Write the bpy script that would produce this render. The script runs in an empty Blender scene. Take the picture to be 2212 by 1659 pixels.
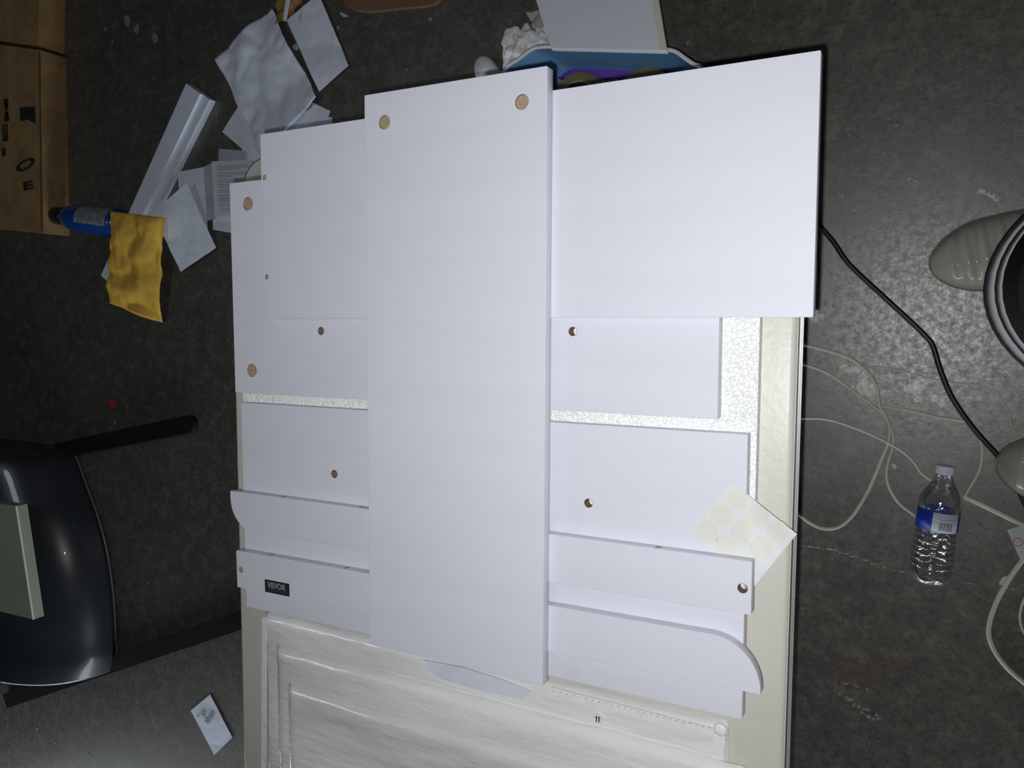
import bpy, bmesh, math, random
import numpy as np
from mathutils import Vector, Matrix, noise
random.seed(7)
S = bpy.context.scene
COL = S.collection
# ------------------------------------------------------------------ camera
CX, CY, F, H0 = 1106.0, 829.5, 1720.0, 1.55
M = [[0.8816680167673935, -0.003655052375574633, 0.47185606788679],
     [0.040927387160068725, 0.9967939183111502, -0.06875197014016352],
     [-0.47009196673597925, 0.07992824913655935, 0.8789909088268565]]
cv = lambda r: Vector((r[0], -r[1], -r[2]))
RIGHT, UP, BACK = cv(M[0]), -cv(M[1]), -cv(M[2])
cd = bpy.data.cameras.new('camera'); cam = bpy.data.objects.new('camera', cd); COL.objects.link(cam)
m3 = Matrix((RIGHT, UP, BACK)).transposed()
cam.matrix_world = Matrix.Translation((0, 0, H0)) @ m3.to_4x4()
cd.sensor_width = 36.0; cd.lens = F / 2212 * 36.0; cd.clip_start = 0.02; cd.clip_end = 100
S.camera = cam
S.view_settings.view_transform = 'Standard'; S.view_settings.look = 'None'
S.view_settings.exposure = 0.0; S.view_settings.gamma = 1.0
S.view_settings.use_curve_mapping = False
# ------------------------------------------------------------------ world and lights
W = bpy.data.worlds.new('world'); S.world = W; W.use_nodes = True
W.node_tree.nodes['Background'].inputs[0].default_value = (0.75, 0.85, 1.0, 1)
W.node_tree.nodes['Background'].inputs[1].default_value = 0.010
def area(name, loc, direction, size, power, color, spread=180):
    l = bpy.data.lights.new(name, 'AREA'); l.shape = 'DISK'; l.size = size; l.energy = power; l.color = color
    l.spread = math.radians(spread)
    o = bpy.data.objects.new(name, l); COL.objects.link(o); o.location = loc
    o.rotation_euler = Vector(direction).to_track_quat('-Z', 'Y').to_euler(); return o
# the phone's flash, a couple of centimetres beside the lens
fl = Vector((0, 0, H0)) - RIGHT * 0.012 - UP * 0.015 + BACK * 0.002
area('phone_flash', fl, -BACK, 0.008, 8.2, (1.0, 0.99, 0.985))
# dim light coming in low past the near end of the table (a partly raised garage door)
ol = area('doorway_daylight', (-1.1, -2.2, 0.22), (0, 1, 0), 0.4, 42.0, (0.88, 0.95, 1.0)); ol.data.shape = 'RECTANGLE'
ol.data.size = 5.0; ol.data.size_y = 0.4

# weak fill light added overhead, left of the table, to brighten the boards
area('overhead_fill', (-2.3, 0.3, 2.5), (0.25, -0.05, -1), 0.4, 3.8, (0.84, 0.92, 1.0))

# ------------------------------------------------------------------ helpers
def pix(x, y, z=0.0):
    dx, dy = x - CX, y - CY
    v = [M[0][i] * dx + M[1][i] * dy + M[2][i] * F for i in range(3)]
    t = (H0 - z) / v[2]
    return Vector((v[0] * t, -v[1] * t, z))
def lin(c): return tuple(((x / 255) / 12.92 if x / 255 <= 0.04045 else ((x / 255 + 0.055) / 1.055) ** 2.4) for x in c)
def mat(name, col, rough=0.5, var=0.0, scale=30, bump=0.0, bscale=200, metal=0.0, coat=0.0, spec=0.5, col2=None, stretch=None, trans=0.0, ior=1.45, sss=0):
    m = bpy.data.materials.new(name); m.use_nodes = True
    nt = m.node_tree; b = nt.nodes['Principled BSDF']
    b.inputs['Base Color'].default_value = (*col, 1); b.inputs['Roughness'].default_value = rough
    b.inputs['Metallic'].default_value = metal; b.inputs['Coat Weight'].default_value = coat
    b.inputs['Specular IOR Level'].default_value = spec; b.inputs['Transmission Weight'].default_value = trans
    b.inputs['IOR'].default_value = ior
    tc = nt.nodes.new('ShaderNodeTexCoord'); mp = nt.nodes.new('ShaderNodeMapping')
    nt.links.new(tc.outputs['Object'], mp.inputs[0])
    if stretch: mp.inputs['Scale'].default_value = stretch
    n = nt.nodes.new('ShaderNodeTexNoise'); n.inputs['Scale'].default_value = scale; n.inputs['Detail'].default_value = 6
    nt.links.new(mp.outputs[0], n.inputs[0])
    mx = nt.nodes.new('ShaderNodeMixRGB'); c2 = col2 or tuple(max(0, c * (1 - var)) for c in col)
    mx.inputs[1].default_value = (*col, 1); mx.inputs[2].default_value = (*c2, 1)
    rp = nt.nodes.new('ShaderNodeValToRGB'); rp.color_ramp.elements[0].position = 0.35; rp.color_ramp.elements[1].position = 0.68
    nt.links.new(n.outputs[0], rp.inputs[0]); nt.links.new(rp.outputs[0], mx.inputs[0]); nt.links.new(mx.outputs[0], b.inputs['Base Color'])
    if bump > 0:
        n2 = nt.nodes.new('ShaderNodeTexNoise'); n2.inputs['Scale'].default_value = bscale; n2.inputs['Detail'].default_value = 4
        nt.links.new(mp.outputs[0], n2.inputs[0])
        bp = nt.nodes.new('ShaderNodeBump'); bp.inputs['Strength'].default_value = bump; bp.inputs['Distance'].default_value = 0.002
        nt.links.new(n2.outputs[0], bp.inputs['Height']); nt.links.new(bp.outputs[0], b.inputs['Normal'])
    return m
def link(name, me, m, parent=None, label=None, cat=None, group=None, kind=None, smooth=False):
    o = bpy.data.objects.new(name, me); COL.objects.link(o)
    if m: me.materials.append(m)
    if parent: o.parent = parent
    tag(o, label, cat, group, kind)
    if smooth:
        for p in me.polygons: p.use_smooth = True
    return o
def tag(o, label=None, cat=None, group=None, kind=None):
    if label: o['label'] = label
    if cat: o['category'] = cat
    if group: o['group'] = group
    if kind: o['kind'] = kind
    return o
def empty(name, loc, label, cat, rz=0, group=None):
    o = bpy.data.objects.new(name, None); COL.objects.link(o); o.location = loc; o.rotation_euler = (0, 0, rz)
    o.empty_display_size = 0.05
    return tag(o, label, cat, group)
def me_from(verts, faces, name='mesh'):
    me = bpy.data.meshes.new(name); me.from_pydata([tuple(v) for v in verts], [], faces); me.update()
    bm = bmesh.new(); bm.from_mesh(me); bmesh.ops.recalc_face_normals(bm, faces=bm.faces[:]); bm.to_mesh(me); bm.free(); return me
def prism(poly, z0, z1):
    n = len(poly)
    return me_from([(p[0], p[1], z0) for p in poly] + [(p[0], p[1], z1) for p in poly],
                   [list(range(n))[::-1], list(range(n, 2 * n))] + [[i, (i + 1) % n, n + (i + 1) % n, n + i] for i in range(n)])
def box(x0, x1, y0, y1, z0, z1, bev=0.0, seg=2):
    me = prism([(x0, y0), (x1, y0), (x1, y1), (x0, y1)], z0, z1)
    if bev:
        bm = bmesh.new(); bm.from_mesh(me)
        bmesh.ops.bevel(bm, geom=bm.edges[:], offset=bev, segments=seg, affect='EDGES', profile=0.5); bm.to_mesh(me); bm.free()
    return me
def tube(pts, r, n=8, closed=False, radii=None, flat=1.0):
    pts = [Vector(p) for p in pts]; V = []; Fc = []; N = len(pts)
    for i, p in enumerate(pts):
        a = pts[(i - 1) % N] if (i > 0 or closed) else p; b = pts[(i + 1) % N] if (i < N - 1 or closed) else p
        t = (b - a).normalized(); up = Vector((0, 0, 1)) if abs(t.z) < 0.95 else Vector((1, 0, 0))
        s = t.cross(up).normalized(); u = s.cross(t).normalized(); rr = radii[i] if radii else r
        for k in range(n):
            q = 2 * math.pi * k / n; V.append(p + s * math.cos(q) * rr + u * math.sin(q) * rr * flat)
    for i in range(N if closed else N - 1):
        j = (i + 1) % N
        for k in range(n): Fc.append([i * n + k, i * n + (k + 1) % n, j * n + (k + 1) % n, j * n + k])
    if not closed: Fc.append(list(range(n))[::-1]); Fc.append([(N - 1) * n + k for k in range(n)])
    return me_from(V, Fc)
def smooth_path(pts, sub=8, closed=False):
    pts = [Vector(p) for p in pts]; out = []; N = len(pts)
    for i in range(N if closed else N - 1):
        g = lambda j: pts[j % N] if closed else pts[max(0, min(N - 1, j))]
        p0, p1, p2, p3 = g(i - 1), g(i), g(i + 1), g(i + 2)
        for k in range(sub):
            t = k / sub
            out.append(0.5 * ((2 * p1) + (p2 - p0) * t + (2 * p0 - 5 * p1 + 4 * p2 - p3) * t * t + (3 * p1 - p0 - 3 * p2 + p3) * t ** 3))
    if not closed: out.append(pts[-1])
    return out
def lathe(profile, n=32, axis_pts=None):
    V = []; Fc = []; m = len(profile)
    for r, z in profile:
        for k in range(n):
            q = 2 * math.pi * k / n; V.append((r * math.cos(q), r * math.sin(q), z))
    for i in range(m - 1):
        for k in range(n): Fc.append([i * n + k, i * n + (k + 1) % n, (i + 1) * n + (k + 1) % n, (i + 1) * n + k])
    Fc.append(list(range(n))[::-1]); Fc.append([(m - 1) * n + k for k in range(n)])
    return me_from(V, Fc)
def text_mesh(txt, size, extrude=0.0002, offset=0.0):
    c = bpy.data.curves.new('text', 'FONT'); c.body = txt; c.size = size; c.extrude = extrude; c.offset = offset
    c.align_x = 'CENTER'; c.align_y = 'CENTER'
    o = bpy.data.objects.new('text', c); COL.objects.link(o)
    me = bpy.data.meshes.new_from_object(o.evaluated_get(bpy.context.evaluated_depsgraph_get()))
    bpy.data.objects.remove(o); return me

# ------------------------------------------------------------------ materials
WHITE = mat('white_melamine', (0.67, 0.69, 0.775), 0.42, 0.03, 3, 0.16, 260, stretch=(1, 9, 1), spec=0.35)
MDF = mat('raw_fibreboard', lin((172, 154, 130)), 0.8, 0.25, 260, 0.3, 500)
MDFD = mat('dark_bore', lin((138, 120, 104)), 0.85, 0.2, 300)
CREAM = mat('cream_enamel', (0.57, 0.57, 0.515), 0.36, 0.04, 8, 0.14, 120, spec=0.4)
GASK = mat('dark_rubber', (0.05, 0.05, 0.06), 0.5, 0.2, 50)
SILV = mat('silver_strip', (0.42, 0.42, 0.42), 0.35, 0.1, 60, metal=0.4)
PAPER = mat('white_paper', (0.70, 0.76, 0.88), 0.75, 0.07, 9, 0.15, 60)
PAPER2 = mat('grey_paper', (0.42, 0.46, 0.55), 0.8, 0.15, 14)
FILM = mat('foam_film', (0.82, 0.84, 0.85), 0.25, 0.0, 8, 1.0, 60, col2=(0.62, 0.615, 0.59), stretch=(0.35, 1.5, 1), spec=0.7, coat=0.5)
FILM2 = mat('clear_seam_film', (0.80, 0.82, 0.83), 0.2, 0.06, 40, 0.7, 90, coat=0.5)
CARD = mat('brown_cardboard', lin((158, 128, 86)), 0.85, 0.3, 18, 0.2, 90)
INK = mat('black_ink', (0.012, 0.018, 0.016), 0.8, 0.3, 80)
BLACKP = mat('black_plastic', (0.012, 0.012, 0.014), 0.35, 0.1, 20)
CABLEB = mat('black_cable_rubber', (0.008, 0.008, 0.009), 0.4, 0.1, 20)
CABLEW = mat('white_cable_rubber', (0.46, 0.46, 0.41), 0.5, 0.15, 20)

# ------------------------------------------------------------------ floor
def floor():
    xs = np.concatenate([np.arange(-6, -0.36, 0.12), np.arange(-0.36, 0.42, 0.004), np.arange(0.45, 3.5, 0.2)])
    ys = np.concatenate([np.arange(-5, -0.82, 0.15), np.arange(-0.82, 0.62, 0.004), np.arange(0.65, 4, 0.15)])
    nx, ny = len(xs), len(ys)
    X, Y = np.meshgrid(xs, ys)
    co = np.zeros((nx * ny, 3)); co[:, 0] = X.ravel(); co[:, 1] = Y.ravel()
    idx = np.arange(nx * ny).reshape(ny, nx)
    quads = np.stack([idx[:-1, :-1], idx[:-1, 1:], idx[1:, 1:], idx[1:, :-1]], -1).reshape(-1, 4)
    me = bpy.data.meshes.new('floor'); nf = len(quads)
    me.vertices.add(nx * ny); me.vertices.foreach_set('co', co.ravel())
    me.loops.add(nf * 4); me.loops.foreach_set('vertex_index', quads.ravel().astype(np.int32))
    me.polygons.add(nf); me.polygons.foreach_set('loop_start', np.arange(0, nf * 4, 4, dtype=np.int32))
    me.update(); me.validate()
    marks = np.zeros((nx * ny, 4)); marks[:, 3] = 1
    P = co[:, :2]
    def seg(a, b, w, ch, amt):
        a = np.array(a[:2]); b = np.array(b[:2]); d = b - a; L = max(d @ d, 1e-9)
        t = np.clip(((P - a) @ d) / L, 0, 1); dist = np.linalg.norm(P - a - t[:, None] * d, axis=1)
        marks[:, ch] = np.maximum(marks[:, ch], amt * np.clip(1.35 - dist / (w * (0.75 if ch == 0 else 1)), 0, 1) * (0.86 if ch == 0 else 0.9))
    def line(pts, w, ch, amt):
        q = [pix(*p) for p in pts]
        for a, b in zip(q[:-1], q[1:]): seg(a, b, w, ch, amt)
    line([(1700, 1178), (1735, 1180), (1800, 1188), (1850, 1203), (1905, 1225), (1960, 1240)], 0.0035, 0, 0.8)
    line([(2055, 1252), (2120, 1266), (2212, 1276)], 0.003, 0, 0.55)
    line([(1106, -30), (1104, 75)], 0.008, 0, 0.8)
    line([(1748, 680), (1762, 690)], 0.012, 0, 1.0)
    line([(1762, 672), (1770, 684)], 0.008, 0, 1.0); line([(1778, 678), (1776, 690)], 0.004, 0, 1)
    for a in ([(1822, 795), (1850, 800), (1868, 812)], [(1858, 812), (1870, 830), (1876, 850)], [(1848, 835), (1862, 845)],
              [(1960, 838), (1995, 833)], [(1976, 850), (1985, 862)], [(2015, 858), (2035, 870)], [(1890, 835), (1900, 850)]):
        line(a, 0.012, 0, 1.0)
    line([(2115, 412), (2140, 420), (2153, 432)], 0.006, 0, 0.95)
    line([(1884, 326), (1912, 330)], 0.003, 0, 0.7); line([(1845, 455), (1855, 445)], 0.004, 0, 0.6)
    line([(1842, 455), (1800, 500)], 0.0025, 0, 0.4); line([(1972, 110), (1985, 130)], 0.005, 0, 0.5)
    line([(1812, 420), (1820, 428)], 0.005, 0, 0.6); line([(2032, 82), (2046, 76)], 0.004, 0, 0.5)
    line([(1955, 385), (1980, 392)], 0.003, 0, 0.7)
    line([(1812, 1475), (1840, 1478), (1875, 1490)], 0.007, 0, 0.55); line([(1815, 1500), (1850, 1525), (1885, 1538), (1905, 1550)], 0.008, 0, 0.6)
    line([(1838, 1512), (1870, 1545), (1900, 1560)], 0.008, 0, 0.6); line([(1925, 1418), (1942, 1420)], 0.008, 0, 0.4)
    line([(1968, 1592), (1975, 1600)], 0.006, 0, 0.4); line([(1798, 1440), (1806, 1448)], 0.007, 0, 0.45)
    line([(1825, 1430), (1860, 1440), (1920, 1440), (1948, 1438)], 0.012, 1, 0.9)
    line([(1815, 1455), (1870, 1468), (1900, 1460), (1900, 1490)], 0.015, 1, 0.9)
    line([(1740, 1470), (1760, 1475)], 0.012, 1, 0.35); line([(1970, 1635), (1985, 1659)], 0.012, 1, 0.4)
    line([(2038, 720), (2042, 724)], 0.006, 1, 1.0)
    line([(2022, 692), (2040, 690)], 0.003, 2, 0.9); line([(2030, 686), (2056, 662)], 0.0015, 2, 0.7)
    at = me.color_attributes.new('marks', 'FLOAT_COLOR', 'POINT'); at.data.foreach_set('color', marks.ravel())
    m = bpy.data.materials.new('concrete'); m.use_nodes = True; nt = m.node_tree; N = nt.nodes; Lk = nt.links
    b = N['Principled BSDF']; tc = N.new('ShaderNodeTexCoord')
    def nz(scale, det=6, rough=0.6, dist=0):
        n = N.new('ShaderNodeTexNoise'); n.inputs['Scale'].default_value = scale; n.inputs['Detail'].default_value = det
        n.inputs['Roughness'].default_value = rough; n.inputs['Distortion'].default_value = dist
        Lk.new(tc.outputs['Object'], n.inputs[0]); return n.outputs[0]
    def ramp(src, a, b_, ca=(0, 0, 0), cb=(1, 1, 1)):
        r = N.new('ShaderNodeValToRGB'); r.color_ramp.elements[0].position = a; r.color_ramp.elements[1].position = b_
        r.color_ramp.elements[0].color = (*ca, 1); r.color_ramp.elements[1].color = (*cb, 1); Lk.new(src, r.inputs[0]); return r.outputs[0]
    def mix(f, a, c, typ='MIX'):
        x = N.new('ShaderNodeMixRGB'); x.blend_type = typ
        for s, i in ((f, 0), (a, 1), (c, 2)):
            if hasattr(s, 'links'): Lk.new(s, x.inputs[i])
            elif isinstance(s, tuple): x.inputs[i].default_value = (*s, 1)
            else: x.inputs[i].default_value = s
        return x.outputs[0]
    base = ramp(nz(3.0, 8, 0.65), 0.3, 0.7, (0.050, 0.046, 0.038), (0.082, 0.077, 0.064))
    base = mix(ramp(nz(24, 6, 0.8), 0.48, 0.66), base, (0.120, 0.113, 0.096))
    base = mix(ramp(nz(62, 7, 0.85), 0.52, 0.62), base, (0.036, 0.033, 0.028))
    base = mix(ramp(nz(420, 2, 0.5), 0.66, 0.74), base, (0.18, 0.175, 0.16))
    va = N.new('ShaderNodeVertexColor'); va.layer_name = 'marks'
    sp = N.new('ShaderNodeSeparateColor'); Lk.new(va.outputs[0], sp.inputs[0])
    brk = ramp(nz(120, 6, 0.8), 0.38, 0.60)
    def masked(ch, lo=0.5):
        mth = N.new('ShaderNodeMath'); mth.operation = 'MULTIPLY'; Lk.new(sp.outputs[ch], mth.inputs[0])
        ad = N.new('ShaderNodeMath'); ad.operation = 'ADD'; ad.inputs[1].default_value = 0.25; Lk.new(brk, ad.inputs[0]); Lk.new(ad.outputs[0], mth.inputs[1])
        return ramp(mth.outputs[0], lo - 0.14, lo + 0.04)
    base = mix(masked(1), base, (0.075, 0.052, 0.042))
    base = mix(masked(2), base, (0.02, 0.018, 0.016))
    base = mix(masked(0), base, (0.34, 0.34, 0.315))
    Lk.new(base, b.inputs['Base Color'])
    Lk.new(ramp(nz(75, 6, 0.85), 0.38, 0.66, (0.33,) * 3, (0.55,) * 3), b.inputs['Roughness'])
    b.inputs['Specular IOR Level'].default_value = 1.0
    bp = N.new('ShaderNodeBump'); bp.inputs['Strength'].default_value = 0.3; bp.inputs['Distance'].default_value = 0.0008
    h = mix(0.5, nz(70, 6, 0.7), nz(260, 3, 0.6)); Lk.new(h, bp.inputs['Height']); Lk.new(bp.outputs[0], b.inputs['Normal'])
    link('floor', me, m, kind='structure')
floor()

# ------------------------------------------------------------------ table
TZ = 0.69
TX0, TX1, TY0, TY1 = -0.938, -0.128, -1.05, 0.15
tb = empty('table', ((TX0 + TX1) / 2, (TY0 + TY1) / 2, 0), 'cream enamel-topped table with dark and silver edge strips, white boards laid over it', 'table')
def tl(me): me.transform(Matrix.Translation(-tb.location)); return me
link('table_top', tl(box(TX0, TX1, TY0, TY1, TZ - 0.012, TZ, 0.0075, 4)), CREAM, tb, smooth=True)
zz = TZ - 0.012
for nm, t, ov, mm in (('edge_strip', 0.003, 0.0005, GASK), ('edge_strip', 0.002, 0.002, SILV), ('edge_strip', 0.004, 0.001, GASK),
                      ('edge_strip', 0.0025, 0.003, SILV), ('edge_strip', 0.006, 0.0015, GASK)):
    o = link(nm, tl(box(TX0 - ov, TX1 + ov, TY0 - ov, TY1 + ov, zz - t, zz)), mm, tb)
    if mm is SILV: o['label'] = 'silver edge strip'
    zz -= t
for lx in (TX0 + 0.06, TX1 - 0.09):
    for ly in (TY0 + 0.06, TY1 - 0.06):
        link('leg', tl(box(lx - 0.02, lx + 0.02, ly - 0.02, ly + 0.02, 0, zz, 0.003)), GASK, tb)

# ------------------------------------------------------------------ foam sheet
def foam_mat():
    m = mat('bead_foam', (0.80, 0.83, 0.83), 0.35, 0.0, 20); nt = m.node_tree; N = nt.nodes; b = N['Principled BSDF']
    tc = N.new('ShaderNodeTexCoord'); v = N.new('ShaderNodeTexVoronoi'); v.inputs['Scale'].default_value = 210
    n = N.new('ShaderNodeTexNoise'); n.inputs['Scale'].default_value = 90
    mx = N.new('ShaderNodeMixRGB'); mx.inputs[0].default_value = 0.004
    nt.links.new(tc.outputs['Object'], mx.inputs[1]); nt.links.new(n.outputs['Color'], mx.inputs[2]); nt.links.new(mx.outputs[0], v.inputs['Vector'])
    nt.links.new(tc.outputs['Object'], n.inputs[0])
    v2 = N.new('ShaderNodeTexVoronoi'); v2.feature = 'DISTANCE_TO_EDGE'; v2.inputs['Scale'].default_value = 210; nt.links.new(mx.outputs[0], v2.inputs['Vector'])
    r = N.new('ShaderNodeValToRGB'); r.color_ramp.elements[0].color = (0.60, 0.63, 0.62, 1); r.color_ramp.elements[1].color = (0.86, 0.89, 0.88, 1)
    r.color_ramp.elements[1].position = 0.1; nt.links.new(v2.outputs[0], r.inputs[0]); nt.links.new(r.outputs[0], b.inputs['Base Color'])
    bp = N.new('ShaderNodeBump'); bp.inputs['Strength'].default_value = 0.6; bp.inputs['Distance'].default_value = 0.0015; bp.invert = True
    nt.links.new(v.outputs['Distance'], bp.inputs['Height']); nt.links.new(bp.outputs[0], b.inputs['Normal']); return m
FOAM = foam_mat()
fo = link('foam_sheet', prism([(-0.902, -0.245), (-0.1625, -0.245), (-0.1630, 0.12), (-0.902, 0.12)], TZ, TZ + 0.015), FOAM,
          label='white bead foam sheet lying flat under the boards on the cream table', cat='foam')

# ------------------------------------------------------------------ boards
def board(name, label, cs, ztop, t, bores=(), thru=(), round_corner=None, rad=0.045, edge_bores=(), raise_=0.0, group=None):
    q = [pix(x, y, ztop) for x, y in cs]                       # TL TR BR BL of the top face
    c = sum(q, Vector()) / 4
    ax = ((q[1] - q[0]) + (q[2] - q[3])) / 2; w = ax.length; yaw = math.atan2(ax.y, ax.x)
    h = ((q[0] - q[3]).length + (q[1] - q[2]).length) / 2
    loc = lambda p: Matrix.Rotation(-yaw, 3, 'Z') @ (p - c)
    corners = [(-w / 2, h / 2), (w / 2, h / 2), (w / 2, -h / 2), (-w / 2, -h / 2)]
    poly = []
    for i, (x, y) in enumerate(corners):
        r = rad if i == round_corner else 0.0012
        sx, sy = (1 if x > 0 else -1), (1 if y > 0 else -1); ox, oy = x - sx * r, y - sy * r
        a0 = {(-1, 1): 180, (1, 1): 90, (1, -1): 0, (-1, -1): -90}[(sx, sy)]
        n = 20 if r > 0.01 else 3
        for k in range(n + 1):
            a = math.radians(a0 - 90 * k / n); poly.append((ox + r * math.cos(a), oy + r * math.sin(a)))
    cu = bpy.data.curves.new(name, 'CURVE'); cu.dimensions = '2D'; cu.fill_mode = 'BOTH'
    cu.extrude = t / 2 - 0.0004; cu.bevel_depth = 0.0004; cu.bevel_resolution = 1; cu.offset = -0.0004
    def spl(pts):
        s = cu.splines.new('POLY'); s.points.add(len(pts) - 1); s.use_cyclic_u = True
        for k, p in enumerate(pts): s.points[k].co = (p[0], p[1], 0, 1)
    spl(poly)
    holes = [(loc(pix(x, y, ztop)), r, False) for x, y, r in bores] + [(loc(pix(x, y, ztop)), r, True) for x, y, r in thru]
    for p, r, _ in holes: spl([(p.x + r * math.cos(k * math.pi / 14), p.y + r * math.sin(k * math.pi / 14)) for k in range(28)])
    o = bpy.data.objects.new(name, cu); COL.objects.link(o)
    me = bpy.data.meshes.new_from_object(o.evaluated_get(bpy.context.evaluated_depsgraph_get())); bpy.data.objects.remove(o)
    me.transform(Matrix.Translation((0, 0, t / 2))); me.name = name
    b = link(name, me, WHITE, label=label, cat='board', group=group); b.data.materials.clear(); b.data.materials.append(WHITE)
    b.location = (c.x, c.y, ztop - t + raise_); b.rotation_euler = (0, 0, yaw)
    for p, r, th in holes:
        n = 28; V = []; Fc = []
        zb = 0.0006 if th else t - 0.0035; R1 = r + 0.0006; R0 = r - 0.0002
        for rr, z in ((R1, zb - 0.0004), (R1, t - 0.0003), (R0, t - 0.0001), (R0, zb)):
            for k in range(n): V.append((p.x + rr * math.cos(2 * math.pi * k / n), p.y + rr * math.sin(2 * math.pi * k / n), z))
        for j in range(3):
            for k in range(n): Fc.append([j * n + k, j * n + (k + 1) % n, (j + 1) * n + (k + 1) % n, (j + 1) * n + k])
        if not th: Fc.append([3 * n + k for k in range(n)]); Fc.append([k for k in range(n)][::-1])
        else:
            for k in range(n): Fc.append([3 * n + k, 3 * n + (k + 1) % n, (k + 1) % n, k])
        hb = link('screw_hole' if th else 'cam_hole', me_from(V, Fc), MDFD if th else MDF, b)
        hb['label'] = 'brown-sided bored screw hole' if th else 'round tan fibreboard-bottomed hole'
    for x, y in edge_bores:                                  # dowel holes in the far long edge
        p = loc(pix(x, y, ztop - t / 2)); n = 14
        V = [(p.x + 0.0035 * math.cos(2 * math.pi * k / n), h / 2 + s, t / 2 + 0.0035 * math.sin(2 * math.pi * k / n)) for s in (-0.001, 0.0003) for k in range(n)]
        Fc = [list(range(n))[::-1], list(range(n, 2 * n))] + [[k, (k + 1) % n, n + (k + 1) % n, n + k] for k in range(n)]
        link('dowel_hole', me_from(V, Fc), MDF, b)
    b['_w'] = w; b['_h'] = h
    return b, loc
T = 0.015
Z1 = TZ + 0.030; Z2 = TZ + 0.045; Z3 = TZ + 0.060
P1, _ = board('board', 'white board under the widest board, two tan cam holes along its left end',
              [(497, 393), (1562, 276), (1550, 902), (507, 850)], Z1, T, bores=[(535, 440, 0.0095), (544, 800, 0.0095)], thru=[(693, 715, 0.0055), (1237, 716, 0.0052)])
P2, _ = board('board', 'widest white board across the upper half, reaching past the table at top right',
              [(562, 290), (1775, 108), (1755, 685), (571, 688)], Z2, T, bores=[(571, 383, 0.0035), (576, 598, 0.0035)])
P3, _ = board('board', 'white lower board beneath the two narrow boards, with two small screw holes',
              [(520, 870), (1613, 937.5), (1605, 1557), (533, 1309.5)], Z1 + 0.0, T, thru=[(722, 1024, 0.0055), (1271, 1087, 0.0052)])
N1, _ = board('narrow_board', 'narrow white board with rounded lower left corner, the upper one of the two',
              [(496.5, 1060.5), (1625, 1213), (1622, 1330), (500, 1141)], Z2, T - 0.0009, thru=[(1604, 1271, 0.0052)], round_corner=3, edge_bores=[(613, 1071), (780, 1092), (1422, 1181)])
N2, nloc = board('narrow_board', 'narrow white board with rounded right end and black name sticker, the lower one',
              [(509.5, 1188), (1645, 1390), (1642, 1500), (513, 1269)], Z2, T - 0.0009, bores=[(520, 1231, 0.0045)], round_corner=1, rad=0.052, edge_bores=[(587, 1197), (749, 1223)])
Lb, _ = board('board', 'long white board lengthwise on top of the pile, two tan cam holes at far end',
              [(787, 205), (1181, 143), (1173, 1482), (799, 1392)], Z3, T, bores=[(830, 264, 0.0085), (1127, 220, 0.0085)])
# black name sticker on the lower narrow board
q = [nloc(pix(x, y, Z2)) for x, y in ((572, 1252), (624.5, 1260), (626, 1288), (573, 1279))]
sc = sum(q, Vector()) / 4; sw = ((q[1] - q[0]).length + (q[2] - q[3]).length) / 2; sh = ((q[0] - q[3]).length + (q[1] - q[2]).length) / 2
tt = T - 0.0009
STK = mat('black_sticker', (0.022, 0.026, 0.032), 0.45, 0.1, 30)
st = link('name_sticker', box(sc.x - sw / 2, sc.x + sw / 2, sc.y - sh / 2, sc.y + sh / 2, tt - 0.0001, tt + 0.0003), STK, N2, label='black name sticker')
LET = mat('grey_lettering', (0.24, 0.25, 0.26), 0.5, 0.05, 30)
tm = text_mesh('VEVOR', sh * 0.62, 0.0001, 0.00045)
xs_ = [v.co.x for v in tm.vertices]; k = sw * 0.76 / (max(xs_) - min(xs_))
tm.transform(Matrix.Translation((sc.x - sw * 0.02, sc.y + sh * 0.10, tt + 0.0005)) @ Matrix.Diagonal((k, 1, 1, 1)))
link('lettering', tm, LET, st)
tm = text_mesh('TOUGH TOOLS, HALF PRICE', sh * 0.17, 0.0001)
xs_ = [v.co.x for v in tm.vertices]; k = sw * 0.78 / (max(xs_) - min(xs_))
tm.transform(Matrix.Translation((sc.x + sw * 0.01, sc.y - sh * 0.27, tt + 0.0005)) @ Matrix.Diagonal((k, 1, 1, 1)))
link('small_lettering', tm, mat('dim_lettering', (0.07, 0.08, 0.09), 0.5), st)

# ------------------------------------------------------------------ sheet of round stickers
SHT = mat('glossy_sticker_backing', (0.70, 0.73, 0.76), 0.35, 0.03, 8)
DOT = mat('ivory_sticker', (0.68, 0.69, 0.64), 0.5, 0.03, 8)
A_, B_, C_, D_ = pix(1585, 1042, Z1), pix(1722, 1153, Z1 - 0.008), pix(1632, 1262, Z1 - 0.016), pix(1492, 1143, Z1)
def sheet_pt(u, v):
    p = A_ * (1 - u) * (1 - v) + B_ * u * (1 - v) + C_ * u * v + D_ * (1 - u) * v
    edge = pix(1612, 1080, Z1).x
    z = Z1 + 0.0004
    if p.x > edge: z = Z1 + 0.0004 - 0.010 * min(1, (p.x - edge) / 0.05) ** 1.3 + 0.0022 * math.sin((p.y + p.x) * 90) * min(1, (p.x - edge) / 0.02)
    return Vector((p.x, p.y, z))
n = 24; V = [sheet_pt(i / n, j / n) for j in range(n + 1) for i in range(n + 1)]; V += [v - Vector((0, 0, 0.0003)) for v in V]
o_ = (n + 1) ** 2; Fc = []
for j in range(n):
    for i in range(n):
        a = j * (n + 1) + i; Fc += [[a, a + 1, a + n + 2, a + n + 1], [o_ + a, o_ + a + n + 1, o_ + a + n + 2, o_ + a + 1]]
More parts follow.
